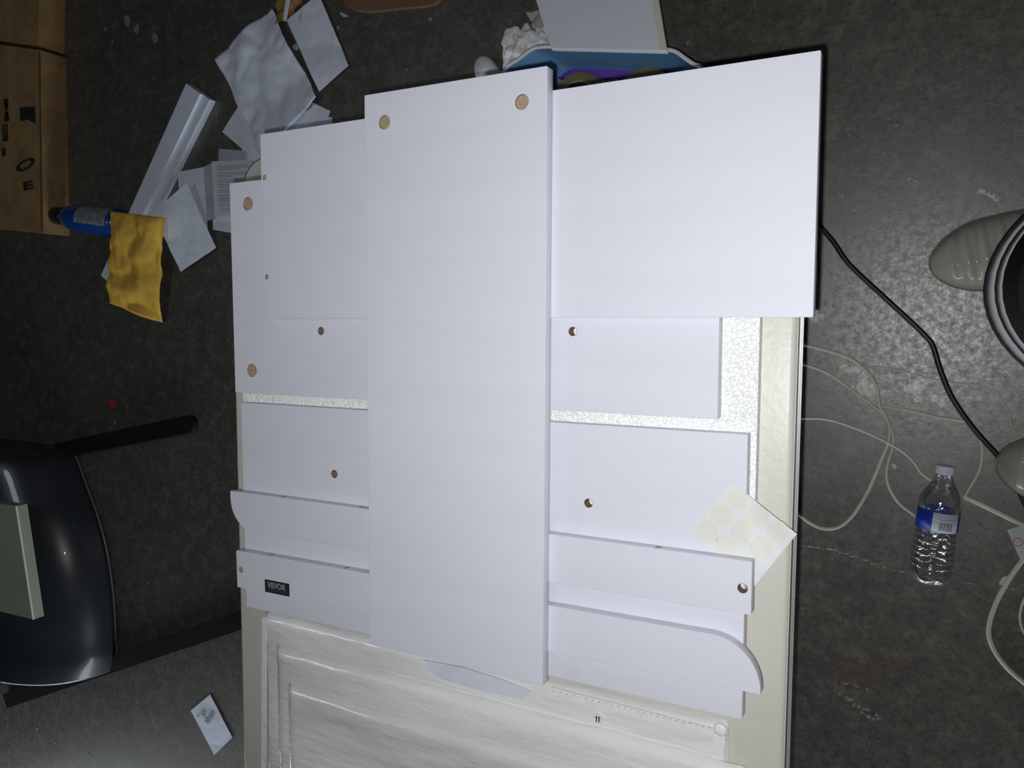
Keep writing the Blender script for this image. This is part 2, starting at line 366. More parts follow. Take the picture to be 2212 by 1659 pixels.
for i in range(n):
    for a, b in ((i, i + 1), (n * (n + 1) + i, n * (n + 1) + i + 1), (i * (n + 1), (i + 1) * (n + 1)), (i * (n + 1) + n, (i + 1) * (n + 1) + n)):
        Fc.append([a, b, o_ + b, o_ + a])
sheet = link('sticker_sheet', me_from(V, Fc), SHT, label='white sheet of ivory round stickers, tilted under the right end of the upper narrow board', cat='stickers', smooth=False)
def uv_of(p):
    u = v = 0.5
    for _ in range(30):
        q = sheet_pt(u, v); du = (sheet_pt(u + .01, v) - q) * 100; dv = (sheet_pt(u, v + .01) - q) * 100
        det = du.x * dv.y - du.y * dv.x; ex, ey = p.x - q.x, p.y - q.y
        u += (ex * dv.y - ey * dv.x) / det; v += (du.x * ey - du.y * ex) / det
    return u, v
su, sv = (B_ - A_).length, (D_ - A_).length
for x, y in ((1593, 1078), (1558, 1113), (1634, 1115), (1529, 1148), (1601, 1148), (1676, 1150), (1568, 1182), (1643, 1184), (1610, 1217)):
    u0, v0 = uv_of(pix(x, y, Z1)); V = []; Fc = []; rr = 0.0116
    rings = 4; n = 28; V.append(sheet_pt(u0, v0) + Vector((0, 0, 0.0003)))
    for r in range(1, rings + 1):
        for k in range(n):
            a = 2 * math.pi * k / n; V.append(sheet_pt(u0 + rr * r / rings * math.cos(a) / su, v0 + rr * r / rings * math.sin(a) / sv) + Vector((0, 0, 0.0003)))
    for k in range(n): V.append(V[1 + (rings - 1) * n + k] - Vector((0, 0, 0.0003)))
    for k in range(n): Fc.append([0, 1 + k, 1 + (k + 1) % n])
    for r in range(rings):
        for k in range(n): Fc.append([1 + r * n + k, 1 + (r + 1) * n + k, 1 + (r + 1) * n + (k + 1) % n, 1 + r * n + (k + 1) % n])
    link('round_sticker', me_from(V, Fc), DOT, sheet)

# ------------------------------------------------------------------ wrapped panels at the near end
def package(name, label, x0, x1, y1, y0, z0, t, seed, bumps=()):
    nx, ny = 130, 60; V = []; Fc = []
    for j in range(ny + 1):
        for i in range(nx + 1):
            x = x0 + (x1 - x0) * i / nx; y = y1 + (y0 - y1) * (j / ny)
            d = min(x - x0, x1 - x, y1 - y, y - y0); e = 1 - math.exp(-d / 0.0045) if d > 0 else 0
            wv = noise.noise(Vector((x * 7 + seed, y * 38 - x * 9, seed))) + 0.5 * noise.noise(Vector((x * 22, y * 95 - x * 25, seed + 5)))
            near = math.exp(-(y1 - y) / 0.05)
            V.append((x + 0.0015 * noise.noise(Vector((x * 40, y * 40, seed))), y + (0.003 * noise.noise(Vector((x * 14, seed, 0))) if j == 0 else 0),
                      z0 + 0.0006 + e * (t - 0.001 + 0.0016 * wv * (0.35 + near))))
    o_ = len(V)
    for j in range(ny):
        for i in range(nx):
            a = j * (nx + 1) + i; Fc.append([a, a + nx + 1, a + nx + 2, a + 1])
    ring = [i for i in range(nx + 1)] + [j * (nx + 1) + nx for j in range(1, ny + 1)] + [ny * (nx + 1) + i for i in range(nx - 1, -1, -1)] + [j * (nx + 1) for j in range(ny - 1, 0, -1)]
    b0 = len(V)
    for r in ring: V.append((V[r][0], V[r][1], z0))
    m_ = len(ring)
    for k in range(m_): Fc.append([ring[k], ring[(k + 1) % m_], b0 + (k + 1) % m_, b0 + k])
    Fc.append([b0 + k for k in range(m_)])
    return link(name, me_from(V, Fc), FILM, label=label, cat='package', smooth=True)
aTL = pix(565, 1325, TZ + 0.011); aTR = pix(1573, 1580, TZ + 0.011)
wA = package('wrapped_panel', 'lowest film-wrapped panel on the cream table, with the round 11 sticker', aTL.x, aTR.x, aTL.y, -0.80, TZ, 0.012, 1.3)
bTL = pix(589, 1398, TZ + 0.026)
wB = package('wrapped_panel', 'middle film-wrapped panel, stacked on the one with the 11 sticker', bTL.x, -0.165, bTL.y, -0.82, TZ + 0.0143, 0.012, 4.1)
cTL = pix(613, 1484, TZ + 0.040)
wC = package('wrapped_panel', 'topmost film-wrapped panel, at the near end of the table', cTL.x, -0.20, cTL.y, -0.84, TZ + 0.0285, 0.011, 8.7)
zA = TZ + 0.0125
def strip(parent, pts, z, t, m, name, n=40, amp=0.0006):
    """thin ribbon through pixel pairs (left point, right point)"""
    a0, b0, a1, b1 = [pix(x, y, z) for x, y in pts]; V = []
    for i in range(n + 1):
        s = i / n
        for p in (a0.lerp(a1, s), b0.lerp(b1, s)):
            w = amp * noise.noise(Vector((s * 30, p.x * 50, 2.2))); V.append((p.x + w, p.y + w, z + abs(w))); V.append((p.x + w, p.y + w, z - t))
    Fc = []
    for i in range(n):
        a = 4 * i; b = a + 4; Fc += [[a, a + 2, b + 2, b], [a + 1, b + 1, b + 3, a + 3], [a, b, b + 1, a + 1], [a + 2, a + 3, b + 3, b + 2]]
    Fc += [[0, 1, 3, 2], [4 * n, 4 * n + 2, 4 * n + 3, 4 * n + 1]]
    return link(name, me_from(V, Fc), m, parent)
strip(wA, [(566, 1332), (576, 1334), (564, 1700), (574, 1700)], zA, 0.001, FILM2, 'seam_strip')
strip(wA, [(1541, 1588), (1566, 1594), (1537, 1690), (1562, 1696)], zA + 0.001, 0.0015, FILM2, 'seam_strip')
strip(wA, [(1190, 1484), (1190, 1499), (1566, 1580), (1566, 1597)], zA + 0.0006, 0.0012, FILM2, 'perforated_seam')
V = []; Fc = []
for i in range(26):                                            # raised pin pricks along the seam
    s = i / 25; p = pix(1196 + 350 * s, 1493 + 84 * s + random.uniform(-1, 1), zA + 0.0012); b0 = len(V); r = 0.0011
    for z, rr in ((-0.001, r), (0.0004, r * .5)):
        for k in range(6): V.append((p.x + rr * math.cos(k * math.pi / 3), p.y + rr * math.sin(k * math.pi / 3), p.z + z))
    Fc += [[b0 + k, b0 + (k + 1) % 6, b0 + 6 + (k + 1) % 6, b0 + 6 + k] for k in range(6)] + [[b0 + 6 + k for k in range(6)]]
link('perforation', me_from(V, Fc), mat('perforation_grey', (0.42, 0.42, 0.41), 0.4), wA, kind='stuff')
p = pix(1556, 1577, zA)
bm = bmesh.new(); bmesh.ops.create_uvsphere(bm, u_segments=20, v_segments=12, radius=0.0078)
for v in bm.verts: v.co = Vector((v.co.x, v.co.y * 0.95, v.co.z * 0.5)) + p + 0.001 * noise.noise_vector(v.co * 120)
me = bpy.data.meshes.new('corner_knot'); bm.to_mesh(me); bm.free(); link('corner_knot', me, FILM2, wA, smooth=True)
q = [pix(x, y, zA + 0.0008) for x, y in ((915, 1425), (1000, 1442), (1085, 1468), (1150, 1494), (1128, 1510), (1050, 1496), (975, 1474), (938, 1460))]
link('reflection_patch', prism([(a.x, a.y) for a in q], zA - 0.001, zA + 0.0012), mat('pale_blue_reflection', (0.68, 0.72, 0.80), 0.5, 0.1, 30), wA, label='pale bluish reflection patch on the wrapping')  # reflection on the film, put in as a thin pale bluish patch
q = pix(1292, 1552, zA); lab = lathe([(0.0062, -0.001), (0.0062, 0.0018)], 28); lab.transform(Matrix.Translation(q))
nb = link('number_sticker', lab, mat('ivory_label', (0.72, 0.72, 0.66), 0.5), wA, label='round ivory sticker reading 11')
V = []; Fc = []
one = [(-.00055, -.0033), (.00055, -.0033), (.00055, .0033), (-.00030, .0033), (-.0017, .0020), (-.0017, .0010), (-.00055, .0018)]
for dx in (-.0013, .0020):
    b0 = len(V); m1 = len(one)
    for z in (.0017, .0021): V += [(q.x + dx + x * 1.15 + y * .10, q.y + y * 1.05, q.z + z) for x, y in one]
    Fc += [[b0 + i for i in range(m1)][::-1], [b0 + m1 + i for i in range(m1)]] + [[b0 + i, b0 + (i + 1) % m1, b0 + m1 + (i + 1) % m1, b0 + m1 + i] for i in range(m1)]
link('lettering', me_from(V, Fc), INK, nb)

# ------------------------------------------------------------------ papers on the floor
def paper(name, label, cat, cs, z, amp=0.004, m=PAPER, n=26, t=0.0005, seed=0.0, zs=None, freq=9, parent=None, puff=0.0, dirw=(1, 1), group=None):
    q = [pix(x, y, (zs[i] if zs else z)) for i, (x, y) in enumerate(cs)]; V = []; c = sum(q, Vector()) / 4
    if parent: c = parent.location.copy()
    for j in range(n + 1):
        for i in range(n + 1):
            u, v = i / n, j / n
            p = q[0] * (1 - u) * (1 - v) + q[1] * u * (1 - v) + q[2] * u * v + q[3] * (1 - u) * v
            w = noise.noise(Vector((p.x * freq * dirw[0] + seed, p.y * freq * dirw[1], seed))); w = abs(w) * 2
            w += 0.4 * abs(noise.noise(Vector((p.x * freq * 3 + seed, p.y * freq * 3, seed + 3))))
            e = 4 * u * (1 - u) * 4 * v * (1 - v)
            V.append(p + Vector((0, 0, amp * w + puff * e ** 0.4)) - c)
    N_ = len(V); V += [v - Vector((0, 0, t)) for v in V] if not puff else [Vector((v.x, v.y, min(v.z, (q[0].z + q[2].z) / 2 - c.z) - 0.002)) for v in V]
    Fc = []
    for j in range(n):
        for i in range(n):
            a = j * (n + 1) + i; Fc += [[a, a + 1, a + n + 2, a + n + 1], [N_ + a, N_ + a + n + 1, N_ + a + n + 2, N_ + a + 1]]
    for i in range(n):
        for a, b in ((i, i + 1), (n * (n + 1) + i, n * (n + 1) + i + 1), (i * (n + 1), (i + 1) * (n + 1)), (i * (n + 1) + n, (i + 1) * (n + 1) + n)):
            Fc.append([a, b, N_ + b, N_ + a])
    o = link(name, me_from(V, Fc), m, parent, label, cat, group, smooth=amp > 0.006 or puff > 0)
    if not parent: o.location = c
    return o
paper('paper_sheet', 'plain white sheet whose corner pokes out beside the long dark shadow, under the creased sheets', 'paper', [(525, 262), (717, 253), (722, 400), (520, 400)], 0.0012, 0.0005)
paper('paper_sheet', 'creased white sheet with small brown stain, below the largest wrinkled sheet', 'paper', [(480, 285), (556, 165), (714, 240), (640, 420)], 0.003, 0.002, seed=3)
paper('paper_sheet', 'largest wrinkled white sheet on the floor, pointing to the top of the photo', 'paper', [(470, 130), (590, 20), (690, 212), (575, 345)], 0.006, 0.016, seed=5.2, n=50, freq=7, dirw=(1.4, 0.5))
s_ = paper('paper_sheet', 'smooth white sheet right of the wrinkled one, near the brown paper scrap', 'paper', [(620, 44), (688, -14), (755, 143), (690, 198)], 0.003, 0.003, seed=8, zs=(0.012, 0.012, 0.003, 0.003))
q = pix(667, 230, 0.006); me = lathe([(0.011, 0), (0.011, 0.0012)], 10); me.transform(Matrix.Rotation(0.5, 4, 'Z') @ Matrix.Diagonal((1.5, 0.6, 1, 1))); me.transform(Matrix.Translation(q))
link('paper_scrap', me, MDFD, label='small brown spot of debris on the creased white sheet', cat='debris')
# long foam strip with a stepped edge
def strip_plank():
    q = [pix(402, 180, .03), pix(447, 213, .03), pix(245, 620, .03), pix(218, 595, .03)]
    c = sum(q, Vector()) / 4; e = empty('foam_strip', (c.x, c.y, 0), 'long narrow white foam strip on the floor under the yellow mailer', 'foam')
    a, b, d, f = [Vector((p.x, p.y, 0)) - Vector((c.x, c.y, 0)) for p in q]
    m1, m2 = a.lerp(b, 0.68), f.lerp(d, 0.68)
    link('strip_body', prism([a, m1, m2, f], 0.0, 0.03), PAPER, e); link('side_ledge', prism([m1, b, d, m2], 0.0, 0.021), PAPER, e)
strip_plank()
paper('paper_card', 'dull grey card above the printed instruction leaflet', 'card', [(473, 321), (530, 326), (530, 370), (471, 366)], 0.009, 0.0005, m=PAPER2)
paper('paper_sheet', 'small marked paper at the near end of the leaflets, beside the table edge', 'paper', [(460, 462), (510, 462), (510, 505), (460, 496)], 0.005, 0.001, seed=2)
fl_ = paper('folded_leaflet', 'folded grey-blue leaflet between the printed page and the white sheets', 'leaflet', [(438, 362), (462, 350), (466, 472), (446, 478)], 0.008, 0.001, m=PAPER2)
lf = paper('paper_sheet', 'white sheet with a notched corner left of the grey-blue leaflet', 'paper', [(384, 372), (440, 361), (449, 500), (392, 500)], 0.010, 0.001)
pg = paper('instruction_page', 'printed instruction page with lines of text near the left end of the boards', 'leaflet', [(457, 349), (541, 345), (546, 462), (464, 468)], 0.013, 0.0006, m=mat('page_paper', (0.62, 0.65, 0.70), 0.75, 0.04, 10))
# printed lines
INKG = mat('grey_print', (0.30, 0.33, 0.38), 0.8, 0.1, 50)
A, B, C, D = pix(457, 349, .0148), pix(541, 345, .0148), pix(546, 462, .0148), pix(464, 468, .0148)
def pgp(u, v): return A * (1 - u) * (1 - v) + B * u * (1 - v) + C * u * v + D * (1 - u) * v
V = []; Fc = []
for k, v0 in enumerate([.09, .12, .15, .21, .25, .28, .34, .38, .42, .46, .52, .56, .62, .66, .69, .72, .78, .82, .87, .91]):
    u1 = [.92, .95, .7, .95, .9, .5][k % 6]; b0 = len(V)
    for z in (0, 0.0006):
        V += [tuple(pgp(u, v) + Vector((0, 0, z)) - Vector(pg.location)) for u, v in ((.13, v0), (u1, v0), (u1, v0 + .013), (.13, v0 + .013))]
    Fc += [[b0, b0 + 1, b0 + 2, b0 + 3], [b0 + 4, b0 + 5, b0 + 6, b0 + 7]] + [[b0 + i, b0 + (i + 1) % 4, b0 + 4 + (i + 1) % 4, b0 + 4 + i] for i in range(4)]
link('printed_lines', me_from(V, Fc), INKG, pg, kind='stuff')
paper('paper_sheet', 'white sheet angled across the foam strip beside the yellow mailer', 'paper', [(329, 459), (404, 395), (467, 535), (391, 587)], 0.034, 0.003, seed=11, zs=(.036, .034, .012, .010))
c = pix(577, 408, 0.02); me = lathe([(0.045, 0), (0.075, 0.012), (0.078, 0.014), (0.073, 0.014), (0.045, 0.003)], 40)
pl = link('paper_plate', me, mat('plate_white', (0.60, 0.60, 0.56), 0.6, 0.05, 10), label='round whitish disc peeking out beyond the left end of the boards', cat='plate', smooth=True); pl.location = c - Vector((0, 0, 0.006))
# card at lower left
cd_ = paper('paper_card', 'white card with faint grey print alone on the floor at lower left', 'card', [(412, 1535), (454, 1500), (502, 1593), (463, 1631)], 0.002, 0.001, seed=4)
V = []; Fc = []
for x, y, a, b in ((433, 1542, 9, 6), (441, 1558, 9, 8), (450, 1546, 8, 7), (425, 1546, 4, 4)):
    c = pix(x, y, 0.0045) - Vector(cd_.location); d1 = (pix(x + a, y + a * .7, 0.0045) - pix(x, y, 0.0045)); d2 = (pix(x + b * .8, y - b, 0.0045) - pix(x, y, 0.0045)); b0 = len(V)
    for z in (0, .0004): V += [tuple(c + s * d1 + r_ * d2 + Vector((0, 0, z))) for s, r_ in ((0, 0), (1, 0), (1, 1), (0, 1))]
    Fc += [[b0, b0 + 1, b0 + 2, b0 + 3], [b0 + 4, b0 + 5, b0 + 6, b0 + 7]] + [[b0 + i, b0 + (i + 1) % 4, b0 + 4 + (i + 1) % 4, b0 + 4 + i] for i in range(4)]
link('grey_print', me_from(V, Fc), INKG, cd_, kind='stuff')
# padded mailer
GOLD = mat('golden_kraft', lin((228, 182, 72)), 0.55, 0.22, 14, 0.5, 60)
ml = paper('padded_mailer', 'crumpled golden-yellow padded mailer lying on the foam strip', 'mailer', [(243, 457), (352, 470), (352, 697), (237, 655)], 0.03, 0.012, m=GOLD, n=44, zs=(.072, .045, .010, .034), puff=0.014, seed=6.6, freq=12)
# blue bottle
BLU = mat('blue_plastic', (0.010, 0.055, 0.26), 0.22, 0.2, 30, coat=0.5)
def lying(name, label, cat, p0, p1, prof, m, caps):
    ax = (p1 - p0); L = ax.length; e = empty(name, p0, label, cat); rot = ax.to_track_quat('Z', 'Y').to_matrix().to_4x4()
    me = lathe([(r, z * L) for r, z in prof], 36); me.transform(rot); link('body', me, m, e, smooth=True)
    return e, rot, L
e, rot, L = lying('bottle', 'blue plastic bottle with black cap, half under the yellow mailer', 'bottle', pix(118, 465, .042), pix(262, 484, .042),
                  [(0.018, .16), (0.024, .17), (0.036, .26), (0.041, .36), (0.041, .96), (0.034, 1.0)], BLU, None)
me = lathe([(0.020, 0), (0.026, 0.01 * 1), (0.027, L * .17), (0.024, L * .19)], 28); me.transform(rot); link('cap', me, BLACKP, e, smooth=True)
V = []; Fc = []; n = 14
for k in range(n + 1):
    a = math.radians(-60 + 110 * k / n)
    for z in (.50 * L, .95 * L):
        V.append(Vector((0.0418 * math.cos(a), 0.0418 * math.sin(a), z)))
for k in range(n): Fc.append([2 * k, 2 * k + 1, 2 * k + 3, 2 * k + 2])
q0 = rot.to_3x3().inverted() @ Vector((0, 0.55, 0.83)); a0 = math.atan2(q0.y, q0.x)
me = me_from(V, Fc); me.transform(rot @ Matrix.Rotation(a0, 4, 'Z')); link('label_wrap', me, mat('pale_label', (0.28, 0.30, 0.33), 0.5, 0.5, 90), e, label='pale printed label')

# ------------------------------------------------------------------ cardboard at left and top
def carton(name, label, cs, h, marks=None, topseam=False):
    q = [pix(x, y, h) for x, y in cs]; c = sum(q, Vector()) / 4; c.z = 0
    poly = [(p.x - c.x, p.y - c.y) for p in q]
    o = link(name, prism(poly, 0, h), CARD, label=label, cat='box'); o.location = c
    return o
ct = carton('cardboard_carton', 'long flat brown carton with dark printing at the left edge', [(-260, 60), (86, 108), (95, 505), (-260, 470)], 0.08)
c2 = carton('cardboard_carton', 'brown carton touching the printed one, in the upper left corner', [(-260, -160), (86, -160), (82, 100), (-260, 52)], 0.08)
for d, x, y, s, rz in (('M', 14, 238, 0.050, 1.57), ('O', 55, 357, 0.065, 0.2), ('E', 60, 402, 0.055, 0.1), ('E', 12, 288, 0.060, 1.57), ('I', 8, 330, 0.05, 0)):
    p = pix(x, y, 0.081); tm = text_mesh(d, s, 0.0004, 0.002); tm.transform(Matrix.Translation(p - Vector(ct.location)) @ Matrix.Rotation(rz, 4, 'Z') @ Matrix.Diagonal((1.9, 0.62, 1, 1)))
    link('print_mark', tm, INK, ct)
q = [pix(x, y, 0.08) - Vector(ct.location) for x, y in ((43, 232), (76, 230), (77, 268), (60, 258), (44, 262))]
link('print_mark', prism([(a.x, a.y) for a in q], 0.0796, 0.0806), INK, ct)
# flap seam
q = [pix(x, y, 0.08) - Vector(ct.location) for x, y in ((84, 112), (87, 112), (92, 500), (89, 500))]
link('crease_strip', prism([(a.x, a.y) for a in q], 0.0794, 0.0806), mat('crease_brown', lin((92, 70, 46)), 0.9), ct)
def ragged(name, label, cat, pts, z, t, m, amp=3):
    P = smooth_path([(x, y, 0) for x, y in pts], 5, True); q = [pix(p.x + random.uniform(-amp, amp), p.y + random.uniform(-amp, amp), z + t) for p in P]
    c = sum(q, Vector()) / len(q); c.z = z
    o = link(name, prism([(a.x - c.x, a.y - c.y) for a in q], 0, t), m, label=label, cat=cat); o.location = c; return o
ragged('cardboard_flap', 'torn dark brown cardboard edge at the top of the photo', 'cardboard', [(740, -60), (745, 8), (790, 24), (850, 18), (940, 4), (955, -60)], 0.0, 0.012, mat('dark_card', lin((120, 90, 68)), 0.9, 0.2, 20), 1)
KR = mat('kraft_paper', lin((150, 115, 70)), 0.7, 0.4, 20)
kp = paper('kraft_paper_scrap', 'crumpled brown kraft paper scrap between two white sheets', 'paper', [(612, -20), (668, -20), (628, 48), (597, 60)], 0.004, 0.03, m=KR, n=30, freq=16, seed=2)
q = [pix(x, y, 0.05) - Vector(kp.location) for x, y in ((617, 0), (625, 0), (617, 46), (611, 44))]
link('white_edge', prism([(a.x, a.y) for a in q], q[0].z - 0.002, q[0].z), PAPER, kp, label='white edge of the scrap')
ragged('shiny_scrap', 'tiny shiny blue-white wrapper scrap beside the wrinkled sheet', 'scrap', [(632, 100), (640, 94), (642, 102), (636, 108)], 0.0, 0.006, mat('foil_blue', (0.30, 0.48, 0.75), 0.3, 0.1, 20), 0)
ragged('red_scrap', 'tiny red plastic scrap on the dark floor left of the table', 'scrap', [(236, 864), (244, 866), (245, 880), (238, 882)], 0.0, 0.006, mat('red_plastic', (0.35, 0.05, 0.03), 0.5), 0)
ragged('paper_scrap', 'pale flattened scrap beside the torn cardboard at the top', 'scrap', [(735, 26), (748, 32), (752, 34), (740, 36)], 0.0, 0.002, PAPER2, 0)

# ------------------------------------------------------------------ dark machine body at left
GLB = mat('glossy_black_shell', (0.022, 0.026, 0.032), 0.33, 0.1, 12, coat=0.3)
def machine():
    base = smooth_path([pix(x, y, 0) for x, y in ((150, 965), (168, 990), (190, 1050), (215, 1120), (235, 1200), (247, 1290), (252, 1370), (255, 1412), (250, 1445))], 6)
    c = Vector((-2.75, -0.75, 0)); e = empty('machine', c, 'glossy black rounded-front machine body at the left edge, two dark bars reaching toward the table', 'machine')
    prof = [(0, 0), (0.0, 0.02)] + [(.32 * (1 - math.cos(math.pi / 2 * k / 18)) ** 1.15, .02 + .215 * math.sin(math.pi / 2 * k / 18)) for k in range(1, 19)] + [(1.0, 0.235), (1.0, 0.0)]
    cen = sum(base, Vector()) / len(base); V = []; Fc = []; m = len(prof)
    for p in base:
        for d, z in prof: V.append(Vector((p.x - d, p.y, z)) - c)
    for i in range(len(base) - 1):
        for k in range(m - 1): Fc.append([i * m + k, i * m + k + 1, (i + 1) * m + k + 1, (i + 1) * m + k])
        Fc.append([i * m + m - 1, i * m, (i + 1) * m, (i + 1) * m + m - 1])
    Fc.append(list(range(m))); Fc.append([(len(base) - 1) * m + k for k in range(m)][::-1])
    sh_ = link('shell', me_from(V, Fc), GLB, e, smooth=True)
    for p_ in sh_.data.polygons:
        if len(p_.vertices) > 4 or abs(p_.normal.z) > .999: p_.use_smooth = False
    link('edge_trim', tube([p - c + Vector((0.004, 0, 0.006)) for p in base[4:]], 0.0035, 6), mat('grey_trim', (0.10, 0.10, 0.10), 0.4), e, label='thin grey base trim')
    a, b = pix(36, 1093, .265), pix(73, 1338, .265); dx = Vector((-0.5, -0.02, 0))
    q = [a, b, b + dx, a + dx]; GR = mat('pale_green_plate', (0.36, 0.43, 0.33), 0.5, 0.05, 10)
    pt = link('green_plate', prism([(v.x - c.x, v.y - c.y) for v in q], 0.2355, 0.265), GR, e, label='pale green flat plate')
    link('bright_edge', tube([a - c + Vector((0, 0, .001)), b - c + Vector((0, 0, .001))], 0.003, 6), mat('bright_metal', (0.8, 0.82, 0.7), 0.4), pt, label='bright metal edge')
    def bar(p0, p1, w, h):
        d = (p1 - p0).normalized(); s = Vector((-d.y, d.x, 0)) * w / 2; P = [p0 + s, p0 - s]
        for k in range(1, 8):
            a = math.pi * k / 8; P.append(p1 - s * math.cos(a) * -1 * -1 + d * math.sin(a) * w / 2)
        P = [p0 + s, p0 - s] + [p1 + (-s) * math.cos(a) + d * (w / 2) * math.sin(a) for a in [math.pi * k / 8 for k in range(9)]]
        link('floor_bar', prism([(v.x - c.x, v.y - c.y) for v in P], 0.0, h), BLACKP, e)
    bar(pix(120, 975, .02), pix(403, 917, .02), 0.050, 0.02); bar(pix(10, 1515, .02), pix(560, 1326, .02), 0.050, 0.02)
machine()

# ------------------------------------------------------------------ blue tub and contents behind the boards
BT = mat('blue_tub_plastic', (0.24, 0.54, 0.92), 0.4, 0.12, 6)
def tub():
    zr, zb = 0.25, 0.015
    rim = [pix(x, y, zr) for x, y in ((1060, 330), (1066, 200), (1082, 165), (1098, 142), (1122, 127), (1150, 106), (1180, 101), (1240, 102), (1300, 104), (1380, 105), (1440, 107), (1462, 113), (1480, 126), (1500, 139), (1518, 148), (1545, 200), (1560, 330))]
    rim = smooth_path(rim, 3); c = sum(rim, Vector()) / len(rim); cc = Vector((c.x, c.y, 0))
    e = empty('blue_tub', cc, 'soft blue tub with white rim on the floor past the boards, holding tape rolls', 'tub')
    V = []; Fc = []; n = len(rim)
    lev = [(zr, 1.0), (zr - .02, .985), (0.15, .93), (0.06, .88), (zb, .82), (zb + 0.006, .80), (0.06, .865), (0.15, .915), (zr - .02, .97), (zr, .985)]
    for z, s in lev:
        for p in rim: V.append(Vector(((p.x - cc.x) * s, (p.y - cc.y) * s, z - (0 if z > .02 else .015 if z == zb else .01))))
    for j in range(len(lev) - 1):
        if j == 4: continue
        for k in range(n): Fc.append([j * n + k, j * n + (k + 1) % n, (j + 1) * n + (k + 1) % n, (j + 1) * n + k])
    Fc.append([4 * n + k for k in range(n)][::-1]); Fc.append([5 * n + k for k in range(n)])
    for k in range(n): Fc.append([9 * n + k, 9 * n + (k + 1) % n, (k + 1) % n, k])
    link('tub_wall', me_from(V, Fc), BT, e, smooth=False)
    link('white_rim', tube([p - cc for p in rim], 0.0035, 8, closed=True), mat('rim_white', (0.55, 0.60, 0.62), 0.5), e, label='white rim', smooth=True)
    return cc
tc_ = tub()
# purple box inside
q = [pix(x, y, .125) for x, y in ((1182, 146), (1470, 145), (1462, 170), (1188, 168))]
PUR = mat('purple_card', (0.12, 0.05, 0.42), 0.4, 0.2, 20)
link('purple_box', prism([(a.x, a.y) for a in q], 0.02, 0.125), PUR, label='purple box standing in the blue tub behind the tape rolls', cat='box')
q = [pix(x, y, .112) for x, y in ((1272, 156), (1338, 156), (1338, 250), (1272, 250))]
link('white_box', prism([(a.x, a.y) for a in q], 0.022, 0.118), mat('white_carton', (0.62, 0.62, 0.66), 0.6), label='small white box between the two tape rolls in the tub', cat='box')
TP = mat('olive_packing_tape', lin((112, 104, 66)), 0.3, 0.2, 12, coat=0.4)
def roll(x, y, label, zt):
    p = pix(x, y, zt); e = empty('tape_roll', (p.x, p.y, zt - 0.05), label, 'tape', group='packing tape rolls in the tub')
    link('tape', ring_me(0.055, 0.040, 0.0, 0.05), TP, e); link('core', ring_me(0.040, 0.037, 0.001, 0.052), mat('card_core', lin((150, 140, 120)), 0.8), e)
def ring_me(ro, ri, z0, z1, n=48):
    V = []; Fc = []
    for r, z in ((ro, z0), (ro, z1), (ri, z1), (ri, z0)):
        for k in range(n): V.append((r * math.cos(2 * math.pi * k / n), r * math.sin(2 * math.pi * k / n), z))
    for j in range(4):
        for k in range(n): Fc.append([j * n + k, j * n + (k + 1) % n, ((j + 1) % 4) * n + (k + 1) % n, ((j + 1) % 4) * n + k])
    return me_from(V, Fc)
roll(1247, 222, 'olive tape roll in the blue tub, beside the long board', 0.15)
roll(1392, 214, 'olive tape roll in the blue tub, farther right of the pair', 0.15)
q = [pix(x, y, .13) for x, y in ((1198, 142), (1224, 143), (1221, 148), (1200, 147))]
link('paper_tag', prism([(a.x, a.y) for a in q], .126, .128), PAPER, label='tiny cream paper tag on the purple box', cat='tag')
# white panel leaning on the tub rim
A, B = pix(1190, 103, .262), pix(1441, 109, .262); C, D = pix(1423, 0, .236), pix(1158, 0, .236)
k = .262 / (.262 - .236); D2 = A + (D - A) * k * .94; C2 = B + (C - B) * k * .94
nrm = ((B - A).cross(D2 - A)).normalized(); nrm = nrm if nrm.z > 0 else -nrm
V = [A, B, C2, D2] + [v - nrm * 0.010 for v in (A, B, C2, D2)]
pn = link('leaning_panel', me_from(V, [[0, 1, 2, 3], [7, 6, 5, 4], [0, 4, 5, 1], [1, 5, 6, 2], [2, 6, 7, 3], [3, 7, 4, 0]]), WHITE, label='white panel resting on the blue tub rim at the top of the photo', cat='board')
e1 = B + (A - B).normalized() * 0.012; e2 = C2 + (D2 - C2).normalized() * 0.012
link('cream_edge', me_from([v + nrm * h for h in (0.0002, 0.0012) for v in (e1, B, C2, e2)], [[0, 1, 2, 3], [7, 6, 5, 4], [0, 4, 5, 1], [1, 5, 6, 2], [2, 6, 7, 3], [3, 7, 4, 0]]), mat('cream_tape', (0.60, 0.58, 0.50), 0.5), pn, label='cream edging strip')
# crumpled tissues
def crumple(name, label, cat, x, y, r, z, seed, m, sc=(1, 1, .7), amp=.5):
    bm = bmesh.new(); bmesh.ops.create_icosphere(bm, subdivisions=4, radius=1.0)
    for v in bm.verts:
        d, p = noise.voronoi(v.co * 1.6 + Vector((seed, 0, 0))); k = 1 - amp * d[0] + 0.25 * noise.noise(v.co * 2.5 + Vector((0, seed, 0)))
        v.co = Vector((v.co.x * sc[0], v.co.y * sc[1], v.co.z * sc[2])) * k * r
    lo = min(v.co.z for v in bm.verts); me = bpy.data.meshes.new(name); bm.to_mesh(me); bm.free()
    o = link(name, me, m, label=label, cat=cat); o.location = pix(x, y, r * sc[2] * .8); o.location.z = z - lo; return o
TIS = mat('tissue_white', (0.72, 0.73, 0.74), 0.8, 0.05, 20)
crumple('crumpled_tissue', 'large crumpled white tissue beside the blue tub', 'tissue', 1128, 108, 0.056, 0.0, 1.7, TIS, (1, 1.0, .6))
crumple('crumpled_tissue', 'smaller crumpled tissue tucked between the blue tub and the white panel', 'tissue', 1172, 92, 0.036, 0.0, 4.7, TIS, (1, 1, .7))
